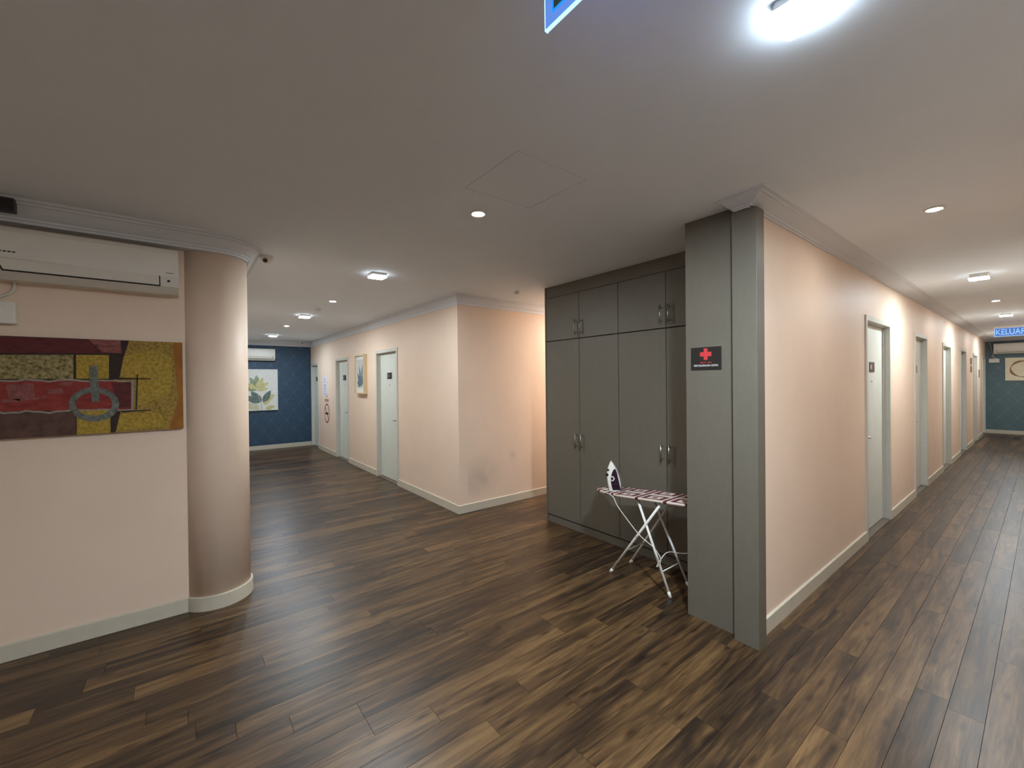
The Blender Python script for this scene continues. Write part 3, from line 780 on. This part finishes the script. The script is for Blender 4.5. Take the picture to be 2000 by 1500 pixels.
patch('dark_lower', [(1084, 820), (1180, 815), (1130, 1100), (1084, 1100)], DK)  # lower dark brown block of the artwork
def wavy(x0, x1, y0, a, th, k=60):
    n = 30; up = []; dn = []
    for i in range(n+1):
        x_ = x0+(x1-x0)*i/n; y_ = y0(x_)+a*math.sin(x_/k)+a*.5*math.sin(x_/23); up.append((x_, y_-th/2)); dn.append((x_, y_+th/2))
    return [[up[i], up[i+1], dn[i+1], dn[i]] for i in range(n)]
patch('red_band', [(-1500, 520), (1290, 520), (1285, 800), (-1500, 842)], R2)
patch('red_end', [(1090, 535), (1282, 530), (1278, 780), (1160, 785)], R1)
patch('red_strokes', [[(60, 560), (330, 540), (345, 690), (460, 655), (450, 690), (210, 720), (90, 690)], [(590, 530), (720, 530), (700, 560), (600, 570)], [(20, 700), (200, 695), (190, 722), (20, 735)], [(470, 600), (620, 590), (610, 640), (470, 650)]], PK)
for gp in (wavy(-1500, 880, lambda x_: 515, 9, 18), wavy(960, 1300, lambda x_: 520, 5, 14), wavy(-1500, 700, lambda x_: 826-.012*x_, 9, 18), wavy(760, 1300, lambda x_: 800, 4, 12), [[(1282, 515), (1312, 515), (1306, 800), (1282, 800)]]):
    patch('grey_edge', gp, GR)
patch('dark_lines', [[(722, 262), (742, 262), (742, 500), (722, 500)], [(1060, 486), (1470, 496), (1470, 504), (1060, 504)], [(1338, 455), (1350, 455), (1338, 800), (1326, 800)], [(1180, 812), (1470, 800), (1470, 808), (1190, 826)], [(-1500, 236), (1190, 252), (1190, 266), (-1500, 256)]], DK)
rl = [[(920+245*math.cos(q*PI/24), 748+168*math.sin(q*PI/24)), (920+245*math.cos((q+1)*PI/24), 748+168*math.sin((q+1)*PI/24)), (920+178*math.cos((q+1)*PI/24), 745+112*math.sin((q+1)*PI/24)), (920+178*math.cos(q*PI/24), 745+112*math.sin(q*PI/24))] for q in range(48)]
patch('grey_ring', rl, RG)
patch('grey_bar', [(876, 375), (955, 372), (962, 520), (974, 722), (900, 724), (878, 520)], RG)
sgn = MB(); layer[0] += 1
q = [pp(zx, zy) for zx, zy in ((925, 190), (950, 165), (960, 195), (985, 170), (990, 192), (1015, 172), (1025, 192), (1045, 176), (1060, 190), (1080, 178), (1110, 186))]
sgn.tube([(.0315+layer[0]*.00022, y, z) for y, z in q], .0016, 5); sgn.build('signature', DK, cvs)

def leafshape(cx, cz, l, w, ang, n=8):
    up = []; dn = []
    for i in range(n+1):
        t = i/n; r = w*math.sin(PI*t**.8)**.8; up.append((t*l, r/2)); dn.append((t*l, -r/2))
    pts = up+dn[::-1][1:-1]; c, s = math.cos(ang), math.sin(ang)
    return [(cx+a*c-b*s, cz+a*s+b*c) for a, b in pts]
LEAF = [paint('leaf_green', (112, 130, 108), (158, 168, 136), 24), paint('leaf_gold', (172, 162, 104), (208, 200, 152), 24), paint('leaf_dark', (66, 84, 84), (120, 134, 124), 26), paint('leaf_pale', (178, 178, 146), (206, 204, 178), 20)]
M_CANV = paint('canvas_white', (206, 206, 200), (220, 220, 214), 20)
# --- leaf print on the hall's blue wall (local: y across, z up, x out of the wall)
o = empty('leaf_picture', (XB, 1.45, 1.455)); tag(o, 'tall white canvas of green and gold leaves on the dark blue wall', 'painting')
box('canvas', 0, .04, -.37, .40, -.50, .50, M_CANV, o)
def leaves(par, items, x0, nm='leaf_print'):
    for k, mi in enumerate(sorted({i[5] for i in items})):
        b = MB()
        for j, (a, c, l, w, ang, m_) in enumerate(items):
            if m_ == mi: b.poly([(x0+.0006*(k+1)+j*.00008, y, z) for y, z in leafshape(a, c, l, w, math.radians(ang))])
        b.build(nm, LEAF[mi], par, fix=False)
leaves(o, [(-.05, .02, .34, .13, 90, 0), (-.05, .04, .30, .12, 62, 1), (-.05, .04, .30, .12, 118, 0), (-.05, .03, .30, .11, 30, 1), (-.05, .03, .30, .11, 152, 1), (-.05, .0, .25, .10, 8, 1), (-.05, .0, .25, .10, 172, 0),
           (.04, -.30, .34, .16, 128, 2), (.02, -.30, .38, .15, 155, 2), (.08, -.30, .33, .14, 60, 2), (.10, -.28, .28, .14, 35, 1), (.10, -.36, .26, .16, 62, 1), (.0, -.42, .32, .16, 168, 3), (.12, -.46, .22, .10, 15, 1), (.02, -.48, .26, .10, 150, 3)], .04)
b = MB(); b.tube([(.041, .06, -.49), (.041, .03, -.30), (.041, -.03, -.10), (.041, -.05, .04)], .006, 6); b.build('stem_print', LEAF[3], o)
# --- framed picture on the hall wall (local: x across, -y out of the wall)
o = empty('framed_picture', (-7.815, YH, 1.76)); tag(o, 'deep pale-wood framed print of bluish leaves between two hall doors', 'picture')
M_WOODF = mat('pale_wood_frame', (206, 184, 146), .5, var=.06, vscale=20, stretch=(1, 1, .2))
fr = MB()
for a, c, d, e in ((-.245, -.22, -.36, .36), (.22, .245, -.36, .36), (-.22, .22, -.36, -.335), (-.22, .22, .335, .36)): fr.box(a, c, -.072, 0, d, e)
fr.build('frame', M_WOODF, o)
box('mat_board', -.22, .22, -.045, -.002, -.335, .335, M_CANV, o)
box('print_sheet', -.165, .165, -.047, -.045, -.25, .27, paint('print_pale_blue', (172, 180, 180), (196, 200, 198), 14), o)
items = [(.03, -.2, .36, .09, 100, 2), (.06, -.2, .40, .07, 78, 2), (.02, -.18, .26, .10, 130, 2), (.08, -.2, .24, .09, 55, 2), (.04, -.23, .16, .12, 90, 2), (0, -.22, .18, .10, 150, 0)]
b = MB()
for j, (a, c, l, w, ang, m_) in enumerate(items): b.poly([(x_, -.0475-j*.0001, z_) for x_, z_ in leafshape(a, c, l, w, math.radians(ang))])
b.build('leaf_print', paint('print_slate_blue', (66, 82, 98), (112, 126, 136), 26), o, fix=False)
# --- wreath print at the corridor end
o = empty('wreath_picture', (-.36, YB, 1.795)); tag(o, 'cream canvas with a brown wreath ring on the corridor end wall', 'painting')
box('canvas', -.37, .37, -.035, 0, -.315, .315, paint('canvas_cream', (232, 220, 190), (240, 230, 204), 10), o)
b = MB(); rnd = random.Random(3)
for q in range(40):
    a0, a1 = q*PI/20, (q+1)*PI/20; w0 = .019+.011*math.sin(q*.62)
    f = lambda a, r: (-.04+r*math.cos(a), -.0356, r*.92*math.sin(a)+.0)
    b.poly([f(a0, .235-w0), f(a1, .235-w0), f(a1, .235+w0), f(a0, .235+w0)])
b.build('wreath_print', paint('print_brown', (132, 88, 66), (176, 140, 112), 30), o, fix=False)

# ------------------------------------------------------------------ wall stickers and small plates
ns = empty('no_smoking_sticker', (-10.30, YH, .905)); tag(ns, 'round red no-smoking sticker on the hall wall between doors', 'sticker')
b = MB()
for q in range(40):
    a0, a1 = q*PI/20, (q+1)*PI/20; f = lambda a, r: (r*math.cos(a), -.001, r*math.sin(a))
    b.poly([f(a0, .19), f(a1, .19), f(a1, .225), f(a0, .225)])
c45 = math.cos(PI/4)
b.poly([(.19*-c45-.012, -.001, .19*c45-.012), (.19*-c45+.012, -.001, .19*c45+.012), (.19*c45+.012, -.001, -.19*c45+.012), (.19*c45-.012, -.001, -.19*c45-.012)])
b.build('red_ring', mat('sticker_red', (150, 44, 48), .6, var=.05), ns, fix=False)
b = MB(); b.box(-.13, .09, -.0015, -.0004, -.03, .02); b.box(.095, .12, -.0015, -.0004, -.03, .02)
for k in range(8): b.box(.10+.018*math.sin(k*.9), .115+.018*math.sin(k*.9), -.0014, -.0004, .03+k*.013, .045+k*.013)
b.build('cigarette_mark', mat('sticker_black', (52, 32, 34), .6, var=.05), ns)
text('sticker_text', 'NO\nSMOKING', .10, mat('sticker_red', (150, 44, 48)), ns, face_south(0, -.0012, .345), width=.34)
nt_ = empty('notice_paper', (-10.44, YH, 1.50)); tag(nt_, 'pale paper notice with small print above the no-smoking sticker', 'notice')
box('sheet', -.15, .15, -.0015, 0, -.21, .25, mat('notice_sheet', (206, 208, 220), .7, var=.02), nt_)
b = MB()
for k, (z, w) in enumerate(((.19, .05), (.13, .07), (.05, .09), (.015, .06), (-.03, .08), (-.09, .05), (-.15, .06))): b.box(-w, w, -.0022, -.0015, z, z+.018)
b.build('small_print', mat('notice_ink', (108, 116, 150), .7, var=.1), nt_)
for z0, z1, lab in ((1.88, 2.03, 'upper small brown plate on the corridor wall before the fifth door'), (1.70, 1.85, 'lower small brown plate on the corridor wall before the fifth door')):
    b = MB(); b.box(XC, XC+.012, 14.28, 14.46, z0, z1, None, .002); tag(b.build('wall_plate', mat('plate_brown', (120, 102, 82), .5, var=.05)), lab, 'plate')
b = MB(); b.box(XC, XC+.012, 16.1, 16.28, 1.58, 1.78, None, .002); tag(b.build('wall_plate', mat('plate_brown', (120, 102, 82))), 'small brown plate on the corridor wall before the last door', 'plate')
